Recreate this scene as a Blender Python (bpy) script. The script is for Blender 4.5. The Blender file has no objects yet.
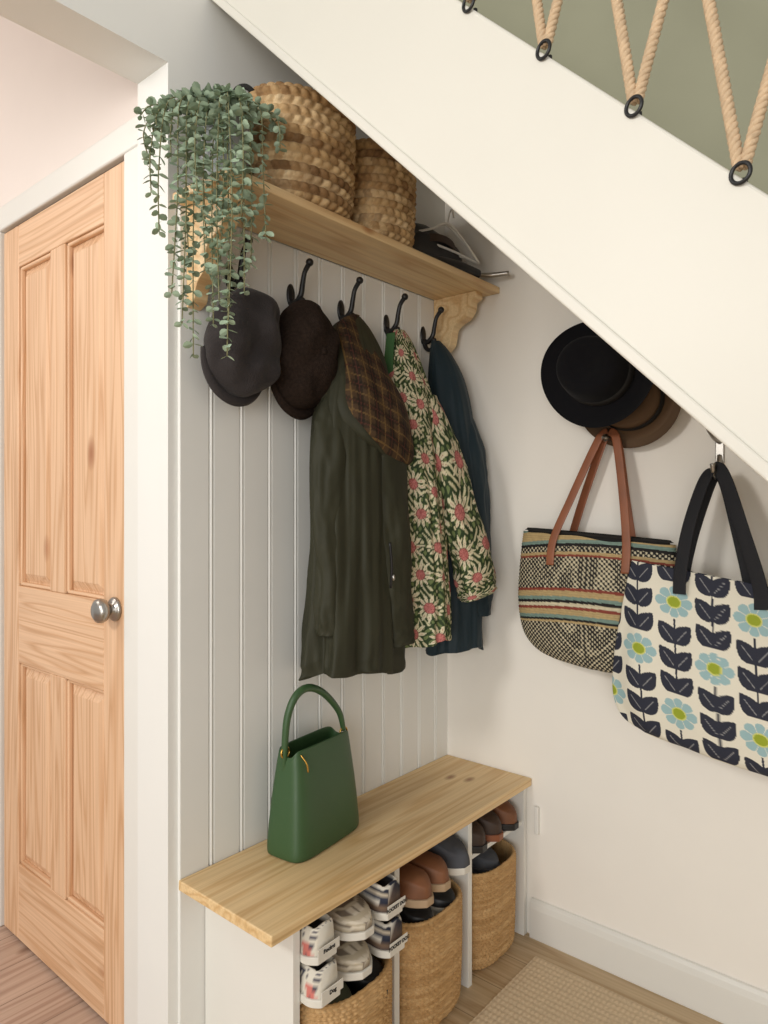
import bpy, bmesh, math, random
from mathutils import Vector, noise, Matrix
random.seed(4)
D=bpy.data; SC=bpy.context.scene
pi=math.pi
def link(o): SC.collection.objects.link(o); return o
def nt(name):
    m=D.materials.new(name); m.use_nodes=True; n=m.node_tree; n.nodes.clear()
    o=n.nodes.new('ShaderNodeOutputMaterial'); b=n.nodes.new('ShaderNodeBsdfPrincipled'); n.links.new(b.outputs[0],o.inputs[0])
    return m,n,b
def lin(c): return tuple(((v/255)/12.92 if v/255<=.04045 else ((v/255+.055)/1.055)**2.4) for v in c)+(1,)
def plain(name,c,rough=.6,metal=0,bump=0,bscale=200,var=0.04,vscale=6,spec=.5,sheen=0):
    m,n,b=nt(name); L=n.links
    tc=n.nodes.new('ShaderNodeTexCoord'); ns=n.nodes.new('ShaderNodeTexNoise'); ns.inputs['Scale'].default_value=vscale; ns.inputs['Detail'].default_value=4
    L.new(tc.outputs['Object'],ns.inputs['Vector'])
    r=n.nodes.new('ShaderNodeValToRGB'); c=lin(c)
    r.color_ramp.elements[0].position=.3;r.color_ramp.elements[1].position=.7
    r.color_ramp.elements[0].color=tuple(max(0,v*(1-var)) for v in c[:3])+(1,); r.color_ramp.elements[1].color=tuple(min(1,v*(1+var)) for v in c[:3])+(1,)
    L.new(ns.outputs['Fac'],r.inputs[0]); L.new(r.outputs[0],b.inputs['Base Color'])
    b.inputs['Roughness'].default_value=rough; b.inputs['Metallic'].default_value=metal; b.inputs['Specular IOR Level'].default_value=spec
    b.inputs['Sheen Weight'].default_value=sheen
    if bump:
        n2=n.nodes.new('ShaderNodeTexNoise'); n2.inputs['Scale'].default_value=bscale; L.new(tc.outputs['Object'],n2.inputs['Vector'])
        bp=n.nodes.new('ShaderNodeBump'); bp.inputs['Strength'].default_value=bump; bp.inputs['Distance'].default_value=.002
        L.new(n2.outputs['Fac'],bp.inputs['Height']); L.new(bp.outputs[0],b.inputs['Normal'])
    return m
def attrmat(name,rough=.8,bump=.3,bscale=400,spec=.3):
    m,n,b=nt(name); L=n.links
    a=n.nodes.new('ShaderNodeAttribute'); a.attribute_name='Col'; L.new(a.outputs['Color'],b.inputs['Base Color'])
    b.inputs['Roughness'].default_value=rough; b.inputs['Specular IOR Level'].default_value=spec
    tc=n.nodes.new('ShaderNodeTexCoord'); n2=n.nodes.new('ShaderNodeTexNoise'); n2.inputs['Scale'].default_value=bscale; L.new(tc.outputs['Object'],n2.inputs['Vector'])
    bp=n.nodes.new('ShaderNodeBump'); bp.inputs['Strength'].default_value=bump; bp.inputs['Distance'].default_value=.002
    L.new(n2.outputs['Fac'],bp.inputs['Height']); L.new(bp.outputs[0],b.inputs['Normal'])
    return m
def wood(name,c1,c2,c3,axis='Z',rough=.45,scale=1.0,knots=1,plank=None,rings=16,cross=11):
    m,n,b=nt(name); L=n.links
    tc=n.nodes.new('ShaderNodeTexCoord'); mp=n.nodes.new('ShaderNodeMapping')
    sc={'X':(.8,cross,cross),'Y':(cross,.8,cross),'Z':(cross,cross,.8)}[axis]
    mp.inputs['Scale'].default_value=tuple(s*scale for s in sc)
    L.new(tc.outputs['Object'],mp.inputs[0])
    ns=n.nodes.new('ShaderNodeTexNoise'); ns.inputs['Scale'].default_value=1.0; ns.inputs['Detail'].default_value=1.5; ns.inputs['Distortion'].default_value=.15
    L.new(mp.outputs[0],ns.inputs['Vector'])
    mul=n.nodes.new('ShaderNodeMath'); mul.operation='MULTIPLY'; mul.inputs[1].default_value=rings; L.new(ns.outputs['Fac'],mul.inputs[0])
    fr=n.nodes.new('ShaderNodeMath'); fr.operation='PINGPONG'; fr.inputs[1].default_value=1; L.new(mul.outputs[0],fr.inputs[0])
    r=n.nodes.new('ShaderNodeValToRGB'); r.color_ramp.elements[0].color=lin(c1); r.color_ramp.elements[1].color=lin(c2)
    r.color_ramp.elements[0].position=.0; r.color_ramp.elements[1].position=.6
    L.new(fr.outputs[0],r.inputs[0]); col=r.outputs[0]
    mp2=n.nodes.new('ShaderNodeMapping'); mp2.inputs['Scale'].default_value=tuple(s*14 if s>5 else s*3 for s in sc); L.new(tc.outputs['Object'],mp2.inputs[0])
    n2=n.nodes.new('ShaderNodeTexNoise'); n2.inputs['Scale'].default_value=1; L.new(mp2.outputs[0],n2.inputs['Vector'])
    mx=n.nodes.new('ShaderNodeMixRGB'); mx.blend_type='MULTIPLY'; r2=n.nodes.new('ShaderNodeValToRGB'); r2.color_ramp.elements[0].color=(.9,.88,.86,1); r2.color_ramp.elements[1].color=(1.03,1.03,1.03,1)
    r2.color_ramp.elements[0].position=.35;r2.color_ramp.elements[1].position=.65
    L.new(n2.outputs['Fac'],r2.inputs[0]); mx.inputs[0].default_value=1; L.new(col,mx.inputs[1]); L.new(r2.outputs[0],mx.inputs[2]); col=mx.outputs[0]
    if knots:
        mp3=n.nodes.new('ShaderNodeMapping'); mp3.inputs['Scale'].default_value=tuple(7*knots if s>5 else 3.6*knots for s in sc); L.new(tc.outputs['Object'],mp3.inputs[0])
        vo=n.nodes.new('ShaderNodeTexVoronoi'); vo.inputs['Scale'].default_value=1.0; L.new(mp3.outputs[0],vo.inputs['Vector'])
        r3=n.nodes.new('ShaderNodeValToRGB'); r3.color_ramp.elements[0].color=(1,1,1,1); r3.color_ramp.elements[1].color=(0,0,0,1); r3.color_ramp.elements[0].position=.03; r3.color_ramp.elements[1].position=.11
        L.new(vo.outputs['Distance'],r3.inputs[0])
        mk=n.nodes.new('ShaderNodeMixRGB'); L.new(r3.outputs[0],mk.inputs[0]); L.new(col,mk.inputs[1]); mk.inputs[2].default_value=lin(c3); col=mk.outputs[0]
    if plank:
        ax,w=plank
        sx=n.nodes.new('ShaderNodeSeparateXYZ'); L.new(tc.outputs['Object'],sx.inputs[0])
        mm=n.nodes.new('ShaderNodeMath'); mm.operation='DIVIDE'; mm.inputs[1].default_value=w; L.new(sx.outputs[ax],mm.inputs[0])
        fl=n.nodes.new('ShaderNodeMath'); fl.operation='FLOOR'; L.new(mm.outputs[0],fl.inputs[0])
        wn=n.nodes.new('ShaderNodeTexWhiteNoise'); wn.noise_dimensions='1D'; L.new(fl.outputs[0],wn.inputs['W'])
        hs=n.nodes.new('ShaderNodeHueSaturation'); mr=n.nodes.new('ShaderNodeMapRange'); mr.inputs['To Min'].default_value=.9; mr.inputs['To Max'].default_value=1.06
        L.new(wn.outputs['Value'],mr.inputs['Value']); L.new(mr.outputs[0],hs.inputs['Value']); L.new(col,hs.inputs['Color'])
        f2=n.nodes.new('ShaderNodeMath'); f2.operation='FRACT'; L.new(mm.outputs[0],f2.inputs[0])
        gt=n.nodes.new('ShaderNodeMath'); gt.operation='GREATER_THAN'; gt.inputs[1].default_value=.02; L.new(f2.outputs[0],gt.inputs[0])
        mg=n.nodes.new('ShaderNodeMixRGB'); L.new(gt.outputs[0],mg.inputs[0]); mg.inputs[1].default_value=tuple(v*.55 for v in lin(c1)[:3])+(1,); L.new(hs.outputs[0],mg.inputs[2]); col=mg.outputs[0]
    L.new(col,b.inputs['Base Color']); b.inputs['Roughness'].default_value=rough
    bp=n.nodes.new('ShaderNodeBump'); bp.inputs['Strength'].default_value=.06; bp.inputs['Distance'].default_value=.002; L.new(n2.outputs['Fac'],bp.inputs['Height']); L.new(bp.outputs[0],b.inputs['Normal'])
    return m
def empty(name,loc=(0,0,0)):
    e=D.objects.new(name,None); e.empty_display_size=.05; link(e); return e
def meshobj(name,vs,fs,mat,smooth=False,parent=None,cols=None,fix=False):
    me=D.meshes.new(name); me.from_pydata([tuple(v) for v in vs],[],fs); me.update()
    if fix:
        bm=bmesh.new(); bm.from_mesh(me); bmesh.ops.recalc_face_normals(bm,faces=bm.faces); bm.to_mesh(me); bm.free()
    o=D.objects.new(name,me); link(o)
    if mat: me.materials.append(mat)
    if smooth: me.polygons.foreach_set('use_smooth',[True]*len(me.polygons))
    if cols:
        a=me.color_attributes.new('Col','FLOAT_COLOR','POINT'); flat=[]
        for c in cols: flat+=list(c)
        a.data.foreach_set('color',flat)
    if parent: o.parent=parent
    return o
def box(name,x0,x1,y0,y1,z0,z1,mat,bev=0,parent=None):
    vs=[(x,y,z) for x in (x0,x1) for y in (y0,y1) for z in (z0,z1)]
    fs=[(0,1,3,2),(4,6,7,5),(0,4,5,1),(2,3,7,6),(0,2,6,4),(1,5,7,3)]
    o=meshobj(name,vs,fs,mat,False,parent)
    if bev:
        b=o.modifiers.new('b','BEVEL'); b.width=bev; b.segments=3; b.limit_method='ANGLE'
    return o
def prism(name,poly,axis,a0,a1,mat,bev=0,parent=None,smooth=False):
    n=len(poly)
    def P(p,a):
        if axis=='x': return (a,p[0],p[1])
        if axis=='y': return (p[0],a,p[1])
        return (p[0],p[1],a)
    vs=[P(p,a0) for p in poly]+[P(p,a1) for p in poly]
    fs=[tuple(range(n)),tuple(range(2*n-1,n-1,-1))]+[(i,i+n,(i+1)%n+n,(i+1)%n) for i in range(n)]
    o=meshobj(name,vs,fs,mat,smooth,parent,fix=True)
    if bev:
        b=o.modifiers.new('b','BEVEL'); b.width=bev; b.segments=2; b.limit_method='ANGLE'
    return o
def catmull(P,n):
    out=[];m=len(P)-1
    for i in range(n):
        t=i/(n-1)*m; k=min(int(t),m-1); f=t-k
        p0=P[max(k-1,0)];p1=P[k];p2=P[k+1];p3=P[min(k+2,m)]
        out.append(tuple(.5*((2*b)+(-a+c)*f+(2*a-5*b+4*c-d)*f*f+(-a+3*b-3*c+d)*f**3) for a,b,c,d in zip(p0,p1,p2,p3)))
    return out
def tube(name,pts,rad,mat,seg=12,n=None,parent=None,closed=False):
    n=n or len(pts)*6
    if not isinstance(rad,(list,tuple)): rad=[rad]*len(pts)
    S=catmull([tuple(p)+(r,) for p,r in zip(pts,rad)],n)
    ps=[Vector(s[:3]) for s in S]; rs=[s[3] for s in S]
    vs=[];fs=[];a=None
    for i,p in enumerate(ps):
        t=(ps[min(i+1,n-1)]-ps[max(i-1,0)]).normalized()
        if a is None:
            a=t.cross(Vector((0,0,1)));
            if a.length<.1: a=t.cross(Vector((1,0,0)))
        a=(a-t*a.dot(t)).normalized(); b=t.cross(a)
        for k in range(seg):
            q=2*pi*k/seg; vs.append(p+a*(rs[i]*math.cos(q))+b*(rs[i]*math.sin(q)))
    for j in range(n-1):
        for k in range(seg): fs.append((j*seg+k,j*seg+(k+1)%seg,(j+1)*seg+(k+1)%seg,(j+1)*seg+k))
    fs.append(tuple(range(seg-1,-1,-1))); fs.append(tuple((n-1)*seg+k for k in range(seg)))
    return meshobj(name,vs,fs,mat,True,parent)
def ball(name,c,r,mat,parent=None,sc=(1,1,1)):
    vs=[];fs=[];A,B=12,18
    for i in range(A+1):
        for j in range(B):
            a=pi*i/A;b=2*pi*j/B; vs.append((c[0]+r*sc[0]*math.sin(a)*math.cos(b),c[1]+r*sc[1]*math.sin(a)*math.sin(b),c[2]+r*sc[2]*math.cos(a)))
    for i in range(A):
        for j in range(B): fs.append((i*B+j,(i+1)*B+j,(i+1)*B+(j+1)%B,i*B+(j+1)%B))
    return meshobj(name,vs,fs,mat,True,parent)
def lathe(name,prof,origin,axis,mat,seg=40,parent=None,smooth=True,ell=(1,1),up=None,warp=None):
    ax=Vector(axis).normalized(); t=Vector(up) if up else (Vector((0,0,1)) if abs(ax.z)<.9 else Vector((1,0,0))); a=ax.cross(t).normalized(); b=ax.cross(a); vs=[];fs=[]
    O=Vector(origin)
    for r,h in prof:
        for i in range(seg):
            q=2*pi*i/seg; hh=h+(warp(q,r) if warp else 0); vs.append(O+ax*hh+a*(r*ell[0]*math.cos(q))+b*(r*ell[1]*math.sin(q)))
    for j in range(len(prof)-1):
        for i in range(seg): fs.append((j*seg+i,j*seg+(i+1)%seg,(j+1)*seg+(i+1)%seg,(j+1)*seg+i))
    return meshobj(name,vs,fs,mat,smooth,parent,fix=True)
def torus(name,c,axis,R,r,mat,parent=None):
    ax=Vector(axis).normalized(); t=Vector((0,0,1)) if abs(ax.z)<.9 else Vector((1,0,0)); a=ax.cross(t).normalized(); b=ax.cross(a); vs=[];fs=[];N,M=28,10;C=Vector(c)
    for i in range(N):
        q=2*pi*i/N; d=a*math.cos(q)+b*math.sin(q)
        for j in range(M):
            w=2*pi*j/M; vs.append(C+d*(R+r*math.cos(w))+ax*(r*math.sin(w)))
    for i in range(N):
        for j in range(M): fs.append((i*M+j,((i+1)%N)*M+j,((i+1)%N)*M+(j+1)%M,i*M+(j+1)%M))
    return meshobj(name,vs,fs,mat,True,parent,fix=True)
def spow(v,e): return math.copysign(abs(v)**e,v)
def loft(name,rings,nr,ns,mat,parent=None,exp=1.0,disp=None,colf=None,cap0=True,cap1=True,smooth=True):
    R=catmull(rings,nr); vs=[];fs=[];cols=[] if colf else None
    for i,r in enumerate(R):
        c=Vector(r[:3]);A=Vector(r[3:6]);B=Vector(r[6:9]); v=i/(nr-1)
        for k in range(ns):
            q=2*pi*k/ns; s=disp(q,v) if disp else 1.0
            off=(0,0,0)
            if isinstance(s,tuple): s,off=s
            vs.append(c+(A*spow(math.cos(q),exp)+B*spow(math.sin(q),exp))*s+Vector(off))
            if colf: cols.append(colf(q,v,vs[-1]))
    for j in range(nr-1):
        for k in range(ns): fs.append((j*ns+k,j*ns+(k+1)%ns,(j+1)*ns+(k+1)%ns,(j+1)*ns+k))
    if cap0: fs.append(tuple(range(ns-1,-1,-1)))
    if cap1: fs.append(tuple((nr-1)*ns+k for k in range(ns)))
    return meshobj(name,vs,fs,mat,smooth,parent,cols)
def strap(name,pts,wdir,w,th,mat,parent=None,n=40):
    P=[Vector(p) for p in catmull([tuple(p) for p in pts],n)]; rings=[]
    W=Vector(wdir).normalized()
    for i,p in enumerate(P):
        t=(P[min(i+1,n-1)]-P[max(i-1,0)]).normalized(); A=(W-t*W.dot(t)).normalized(); B=t.cross(A)
        rings.append(tuple(p)+tuple(A*w/2)+tuple(B*th/2))
    return loft(name,rings,n,16,mat,parent,exp=.5)
# materials
M_wall=plain('paint_warm_white',(239,235,227),.75,var=.012,bump=.05,bscale=120)
M_bead=plain('paint_bead_white',(230,230,226),.55,var=.01)
M_hall=plain('paint_hall',(231,221,214),.8,var=.01)
M_trim=plain('paint_trim_gloss',(226,225,219),.35,var=.01)
M_string=plain('paint_stringer',(215,212,202),.45,var=.01)
M_green=plain('paint_sage',(158,157,134),.8,var=.02)
M_pdoor=wood('pine_door',(204,160,120),(224,186,150),(160,104,68),'Z',knots=.6,rings=18,cross=17)
M_pdoorX=wood('pine_door_rail',(204,160,120),(224,186,150),(160,104,68),'X',knots=.6,rings=18,cross=17)
M_pine=wood('pine_shelf',(212,175,126),(230,202,156),(160,100,50),'Y')
M_pineb=wood('pine_bench',(210,173,120),(227,197,148),(140,90,50),'Y',cross=14)
M_floor=wood('oak_floor',(186,158,120),(206,182,146),(150,110,70),'X',plank=(1,.13))
M_floorL=wood('hall_floor_boards',(176,146,128),(200,174,156),(130,95,75),'Y',plank=(0,.14))
M_steel=plain('brushed_steel',(170,166,160),.3,metal=1)
M_zinc=plain('zinc',(168,172,174),.5,metal=.35,var=.25,vscale=30)
M_brass=plain('brass',(200,160,80),.25,metal=1)
M_black=plain('black_iron',(20,20,22),.4)
M_rope=plain('jute_rope',(198,172,140),.85,bump=.6,bscale=300,var=.15,vscale=80)
M_attr=attrmat('painted_cloth'); M_weave=attrmat('seagrass',.75,.5,250)
M_green_lea=plain('green_leather',(54,84,50),.42,bump=.25,bscale=500,var=.05)
M_dark=plain('dark_lining',(30,28,26),.9)
M_tan=plain('tan_leather',(136,80,50),.5,var=.12,vscale=20)
M_felt=plain('black_felt',(22,22,25),.95,bump=.4,bscale=400,spec=.1,sheen=.05)
M_feltb=plain('brown_felt',(100,80,62),.95,bump=.4,bscale=400,spec=.1)
M_capg=plain('grey_suede',(54,50,50),.95,bump=.8,bscale=300,var=.15,vscale=30,spec=.1,sheen=.1)
M_capb=plain('brown_tweed',(44,35,30),.95,bump=.9,bscale=350,var=.3,vscale=150,spec=.1)
M_jgreen=plain('waxed_green',(49,49,35),.66,bump=.15,bscale=300,var=.12,vscale=8,spec=.3)
M_jteal=plain('teal_nylon',(27,45,54),.6,bump=.15,bscale=300,var=.12,vscale=8,spec=.35)
M_jlin=plain('green_lining',(56,96,54),.8)

# ---------------- room
zl=lambda x:2.376-.990*x
SV=.343
box('floor',-.06,3.6,-4.5,0,-.05,0,M_floor)
box('floor_hall',-3,-.06,-4.5,-.9,-.05,0,M_floorL)
prism('wall_back',[(-.12,0),(3.6,0),(3.6,.05),(2.3,.26),(0,zl(0)+.09),(-.12,zl(0)+.09)],'y',0,.1,M_wall)
prism('wall_back_upper',[(3.6,.05),(2.3,.26),(0,zl(0)+.09),(-.12,zl(0)+.09),(-.12,4.2),(3.6,4.2)],'y',0,.1,M_green)
box('wall_left',-.12,0,-1.003,0,0,4.2,M_bead)
box('wall_left_lintel',-.12,0,-4.5,-1.003,2.183,4.2,M_bead)
box('wall_hall_side',-3,-.905,-.97,-.87,0,2.8,M_hall)
box('wall_hall_over_door',-.905,-.12,-.97,-.87,2.06,2.8,M_hall)
box('wall_hall_jamb',-.195,-.12,-.97,-.87,0,2.06,M_hall)
box('ceiling_hall',-3,-.12,-4.5,-.87,2.8,2.9,M_hall)
def bead():
    x=.009; pts=[(x,-.979)]; yy=-.979+.078
    while yy<-.01:
        for k,(dy,dx) in enumerate([(-.007,0),(-.004,-.005),(-.001,0),(.0015,.001),(.004,0),(.0065,-.005),(.009,0)]): pts.append((x+dx,yy+dy))
        yy+=.0835
    pts.append((x,-.0005)); vs=[];fs=[]
    for (a,b_) in pts: vs+= [(a,b_,0.0),(a,b_,1.885)]
    n=len(pts)
    for i in range(n-1): fs.append((2*i,2*i+2,2*i+3,2*i+1))
    vs+=[(0,-.979,0),(0,-.979,1.885),(0,-.0005,1.885),(0,-.0005,0)]
    k=2*n; fs.append((k,0,1,k+1)); fs.append((k+1,1)+tuple(2*i+1 for i in range(1,n))+(k+2,))
    return meshobj('trim_beadboard_panelling',vs,fs,M_bead)
bead()
prism('baseboard_back',[(-.016,0),(-.016,.085),(-.012,.1),(-.006,.108),(-.001,.11),(-.001,0)],'x',.31,3.6,M_trim)
# door
E=empty('door_1')
dz0,dz1=.01,2.05; yF=-.985; yB=-.945
def dbox(n,x0,x1,z0,z1,m,y0=yF,y1=yB,bev=.003): return box(n,x0,x1,y0,y1,z0,z1,m,bev,E)
dbox('stile_left',-.89,-.79,dz0,dz1,M_pdoor); dbox('stile_right',-.305,-.205,dz0,dz1,M_pdoor)
dbox('rail_top',-.79,-.305,1.93,dz1,M_pdoorX); dbox('rail_mid',-.79,-.305,.80,1.02,M_pdoorX); dbox('rail_bottom',-.79,-.305,dz0,.225,M_pdoorX)
for z0,z1 in((.225,.80),(1.02,1.93)):
    dbox('muntin',-.59,-.505,z0,z1,M_pdoor)
    for x0,x1 in((-.79,-.59),(-.505,-.305)):
        dbox('panel',x0,x1,z0,z1,M_pdoor,yF+.018,yB-.005,0)
        b=.036
        o=[(x0+.014,z0+.014),(x1-.014,z0+.014),(x1-.014,z1-.014),(x0+.014,z1-.014)]; i_=[(x0+b,z0+b),(x1-b,z0+b),(x1-b,z1-b),(x0+b,z1-b)]
        vs=[(a,yF+.0175,c) for a,c in o]+[(a,yF+.006,c) for a,c in i_]
        meshobj('raised_field',vs,[(0,1,5,4),(1,2,6,5),(2,3,7,6),(3,0,4,7),(4,5,6,7)],M_pdoor,False,E)
        for (a0,a1,c0,c1,m) in((x0,x0+.01,z0,z1,M_pdoor),(x1-.01,x1,z0,z1,M_pdoor),(x0,x1,z0,z0+.01,M_pdoorX),(x0,x1,z1-.01,z1,M_pdoorX)):
            dbox('moulding',a0,a1,c0,c1,m,yF+.005,yF+.019,.004)
lathe('knob',[(0,0),(.028,0),(.029,.004),(.025,.009),(.014,.012),(.013,.018),(.018,.022),(.026,.028),(.029,.037),(.027,.046),(.018,.052),(0,.054)],(-.248,yF,1.005),(0,-1,0),M_steel,parent=E)
T=empty('trim_door_architrave')
for nm,a in(('arch_right',(-.20,-.13,-.993,-.97,0,2.06)),('arch_left',(-.975,-.905,-.993,-.97,0,2.06)),('arch_top',(-.975,-.13,-.993,-.97,2.06,2.13))):
    box(nm,*a,M_trim,.006,T)
box('trim_door_lining',-.905,-.89,-.97,-.9,0,2.06,M_pdoor)
# stringer
st=empty('stair_stringer')
prism('string_board',[(0,zl(0)),(2.3,zl(2.3)),(2.3,zl(2.3)+SV),(0,zl(0)+SV)],'y',-.90,-.87,M_string,.004,st)
prism('string_edge_bead',[(0,zl(0)+.0),(2.3,zl(2.3)+.0),(2.3,zl(2.3)+.024),(0,zl(0)+.024)],'y',-.906,-.899,M_string,.003,st)
stairs=empty('staircase')
prism('soffit',[(0.001,zl(0)+.02),(2.35,zl(2.35)+.02),(2.35,zl(2.35)+.035),(0.001,zl(0)+.035)],'y',-.869,-.001,M_wall,0,stairs)
g=.2
for i in range(0,11):
    x0=.0+g*i; zt=zl(x0)+.12
    if zt<0.1: break
    box('tread_%d'%i,max(0.001,x0-.02),x0+g,-.869,-.001,zt-.022,zt,M_trim,0,stairs)
    box('riser_%d'%i,x0+g-.018,x0+g,-.869,-.001,zt-.185,zt-.02,M_trim,0,stairs)
# rope balusters
def rope(name,p0,p1,r,parent):
    p0=Vector(p0);p1=Vector(p1);L=(p1-p0).length;t=(p1-p0)/L;a=t.cross(Vector((0,1,0))).normalized();b=t.cross(a)
    for k in range(3):
        pts=[]; n=int(L/.003)
        for i in range(n+1):
            q=2*pi*(L*i/n)/.026+k*2*pi/3; pts.append(p0+t*(L*i/n)+a*(r*.5*math.cos(q))+b*(r*.5*math.sin(q)))
        tube(name+'_strand_%d'%k,pts,r*.57,M_rope,8,n+1,parent)
RB=empty('rope_balustrade')
xs=[.557,.688,.818,.9506,1.081,1.212,1.343]
for x in xs:
    zt=zl(x)+SV
    tube('eyelet_stem',[(x,-.885,zt-.004),(x,-.885,zt+.004)],.004,M_black,8,4,RB)
    torus('ring',(x,-.904,zt+.004),(.25,1,0),.012,.0026,M_black,RB)
    rope('rope_l',(x-.003,-.898,zt+.013),(x-.060,-.885,zt+.36),.0075,RB)
    rope('rope_r',(x+.003,-.898,zt+.013),(x+.062,-.885,zt+.245),.0075,RB)
prism('handrail',[(0,zl(0)+SV+.30),(1.8,zl(1.8)+SV+.30),(1.8,zl(1.8)+SV+.345),(0,zl(0)+SV+.345)],'y',-.91,-.86,M_pine,.008,RB)
# shelf
SH=empty('coat_shelf')
box('board',.010,.203,-1.0,-.002,1.886,1.905,M_pine,.003,SH)
def bracket(n,y0,y1):
    ctrl=[(.165,1.886),(.166,1.866),(.150,1.858),(.145,1.835),(.128,1.812),(.100,1.800),(.082,1.786),(.076,1.760),(.070,1.738),(.052,1.722),(.042,1.706),(.036,1.684),(.012,1.672)]
    p=[(.010,1.886)]+[q for q in catmull(ctrl,40)]+[(.010,1.672)]
    prism(n,p,'y',y0,y1,M_pine,.002,SH)
bracket('bracket_near',-.965,-.93); bracket('bracket_far',-.075,-.04)
# bench
BE=empty('shoe_bench')
box('top',.010,.31,-.985,-.002,.434,.456,M_pineb,.003,BE)
for i,y in enumerate((-.918,-.611,-.312,-.022)): box('panel_%d'%i,.011,.295,y,y+.018,0,.434,M_trim,.001,BE)
for i,(a,b,z) in enumerate(((-.9,-.611,.268),(-.593,-.312,.318),(-.294,-.022,.318))): box('shelf_%d'%i,.011,.285,a,b,z,z+.012,M_trim,0,BE)
# rug woven
def rug():
    vs=[];fs=[];cols=[]; x0,x1,y0,y1=.37,1.25,-1.0,-.09; nx,ny=260,260
    for i in range(nx+1):
        for j in range(ny+1):
            x=x0+(x1-x0)*i/nx;y=y0+(y1-y0)*j/ny
            z=.006+.0025*abs(math.sin(x*260+math.sin(y*30)*.4))*abs(math.sin(y*170))
            vs.append((x,y,z)); f=.86+.14*abs(math.sin(x*260))*abs(math.sin(y*170))+random.uniform(-.05,.05); c=lin((214,192,160)); cols.append((c[0]*f,c[1]*f,c[2]*f,1))
    for i in range(nx):
        for j in range(ny): a=i*(ny+1)+j; fs.append((a,a+ny+1,a+ny+2,a+1))
    k=len(vs); vs+=[(x0,y0,.001),(x1,y0,.001),(x1,y1,.001),(x0,y1,.001)]; cols+=[lin((190,160,120))]*4; fs.append((k,k+3,k+2,k+1))
    A=0;B=ny;C_=nx*(ny+1);Dd=C_+ny
    fs+=[(A,k,k+1,C_),(B,Dd,k+2,k+3),(A,B,k+3,k),(C_,k+1,k+2,Dd)]
    meshobj('jute_rug',vs,fs,M_weave,True,None,cols)
rug()
# ---------------- hooks
def hook(x0,y,z):
    H=empty('coat_hook')
    lathe('plate',[(0,0),(.014,0),(.014,.003),(.010,.006),(0,.006)],(x0,y,z),(1,0,0),M_black,20,H,ell=(.9,2.0))
    tube('upper_arm',[(x0+.004,y,z-.016),(x0+.020,y,z-.022),(x0+.038,y,z-.006),(x0+.045,y,z+.022),(x0+.052,y,z+.046),(x0+.066,y,z+.062)],[.0075,.0075,.007,.0065,.006,.0065],M_black,12,30,H)
    ball('tip',(x0+.069,y,z+.066),.0095,M_black,H)
    tube('lower_arm',[(x0+.004,y,z-.012),(x0+.012,y,z-.038),(x0+.028,y,z-.048),(x0+.040,y,z-.038),(x0+.043,y,z-.022)],[.0075,.007,.006,.006,.006],M_black,12,24,H)
    ball('lower_tip',(x0+.043,y,z-.020),.0075,M_black,H)
HY=(-.852,-.668,-.49,-.303,-.130)
for y in HY: hook(.009,y,1.766)
# ---------------- caps
def cap(name,c,ry,rz,depth,tilt,mat,egg=.12,seed=0,panel=False,peak=True):
    G=empty(name); C=Vector(c); Rm=Matrix.Rotation(tilt,3,'X'); vs=[];fs=[];N,M=64,22
    for j in range(M+1):
        t=j/M
        if t<.2: rr=.80+.2*math.sin(t/.2*pi/2); hh=-.012+.03*t/.2-.0
        else:
            a=(t-.2)/.8*pi/2; rr=math.cos(a)**.62; hh=.018+depth*math.sin(a)**1.1
        for i in range(N):
            q=2*pi*i/N; cy=math.cos(q);sz=math.sin(q)
            e=1-egg*sz
            nz=noise.noise(Vector((cy*2*rr+seed,sz*2*rr,t*2)))*.020
            dent=-.016*math.exp(-((cy*rr+.1)**2)/.05)*(1 if not panel else 0)
            seam=(-.0025*math.exp(-((math.sin(4*q))**2)/.02)*(rr) if panel else 0)
            p=Vector((hh+nz+dent*(1-rr*.5)+seam,cy*ry*rr*e*(1+nz*3),sz*rz*rr))
            vs.append(C+Rm@p)
    for j in range(M):
        for i in range(N): fs.append((j*N+i,j*N+(i+1)%N,(j+1)*N+(i+1)%N,(j+1)*N+i))
    fs.append(tuple(range(N-1,-1,-1)))
    meshobj('crown',vs,fs,mat,True,G,fix=True)
    if panel: 
        p=C+Rm@Vector((.018+depth,0,0)); ball('button',p,.009,mat,G,(.5,1,1))
    if peak:
        vs=[];fs=[];K=26
        for i in range(K):
            q=math.radians(-158+136*i/(K-1)); w=math.sin(pi*i/(K-1))
            for (rr,hh) in ((.80,.004),(.98+.10*w,.012+.012*w),(1.0+.17*w,.004+.01*w),(.98+.15*w,-.004+.008*w),(.8,-.006)):
                vs.append(C+Rm@Vector((hh,math.cos(q)*ry*rr*(1-egg*math.sin(q)),math.sin(q)*rz*rr)))
        for i in range(K-1):
            for k in range(5): fs.append((i*5+k,i*5+(k+1)%5,(i+1)*5+(k+1)%5,(i+1)*5+k))
        fs.append((0,1,2,3,4)); fs.append(tuple((K-1)*5+k for k in (4,3,2,1,0)))
        meshobj('peak',vs,fs,mat,True,G,fix=True)
cap('flat_cap',(.052,-.860,1.608),.092,.124,.072,math.radians(-14),M_capg,seed=1)
cap('flat_cap',(.052,-.683,1.607),.094,.132,.074,math.radians(-5),M_capb,seed=5,panel=True,egg=.05)
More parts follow.
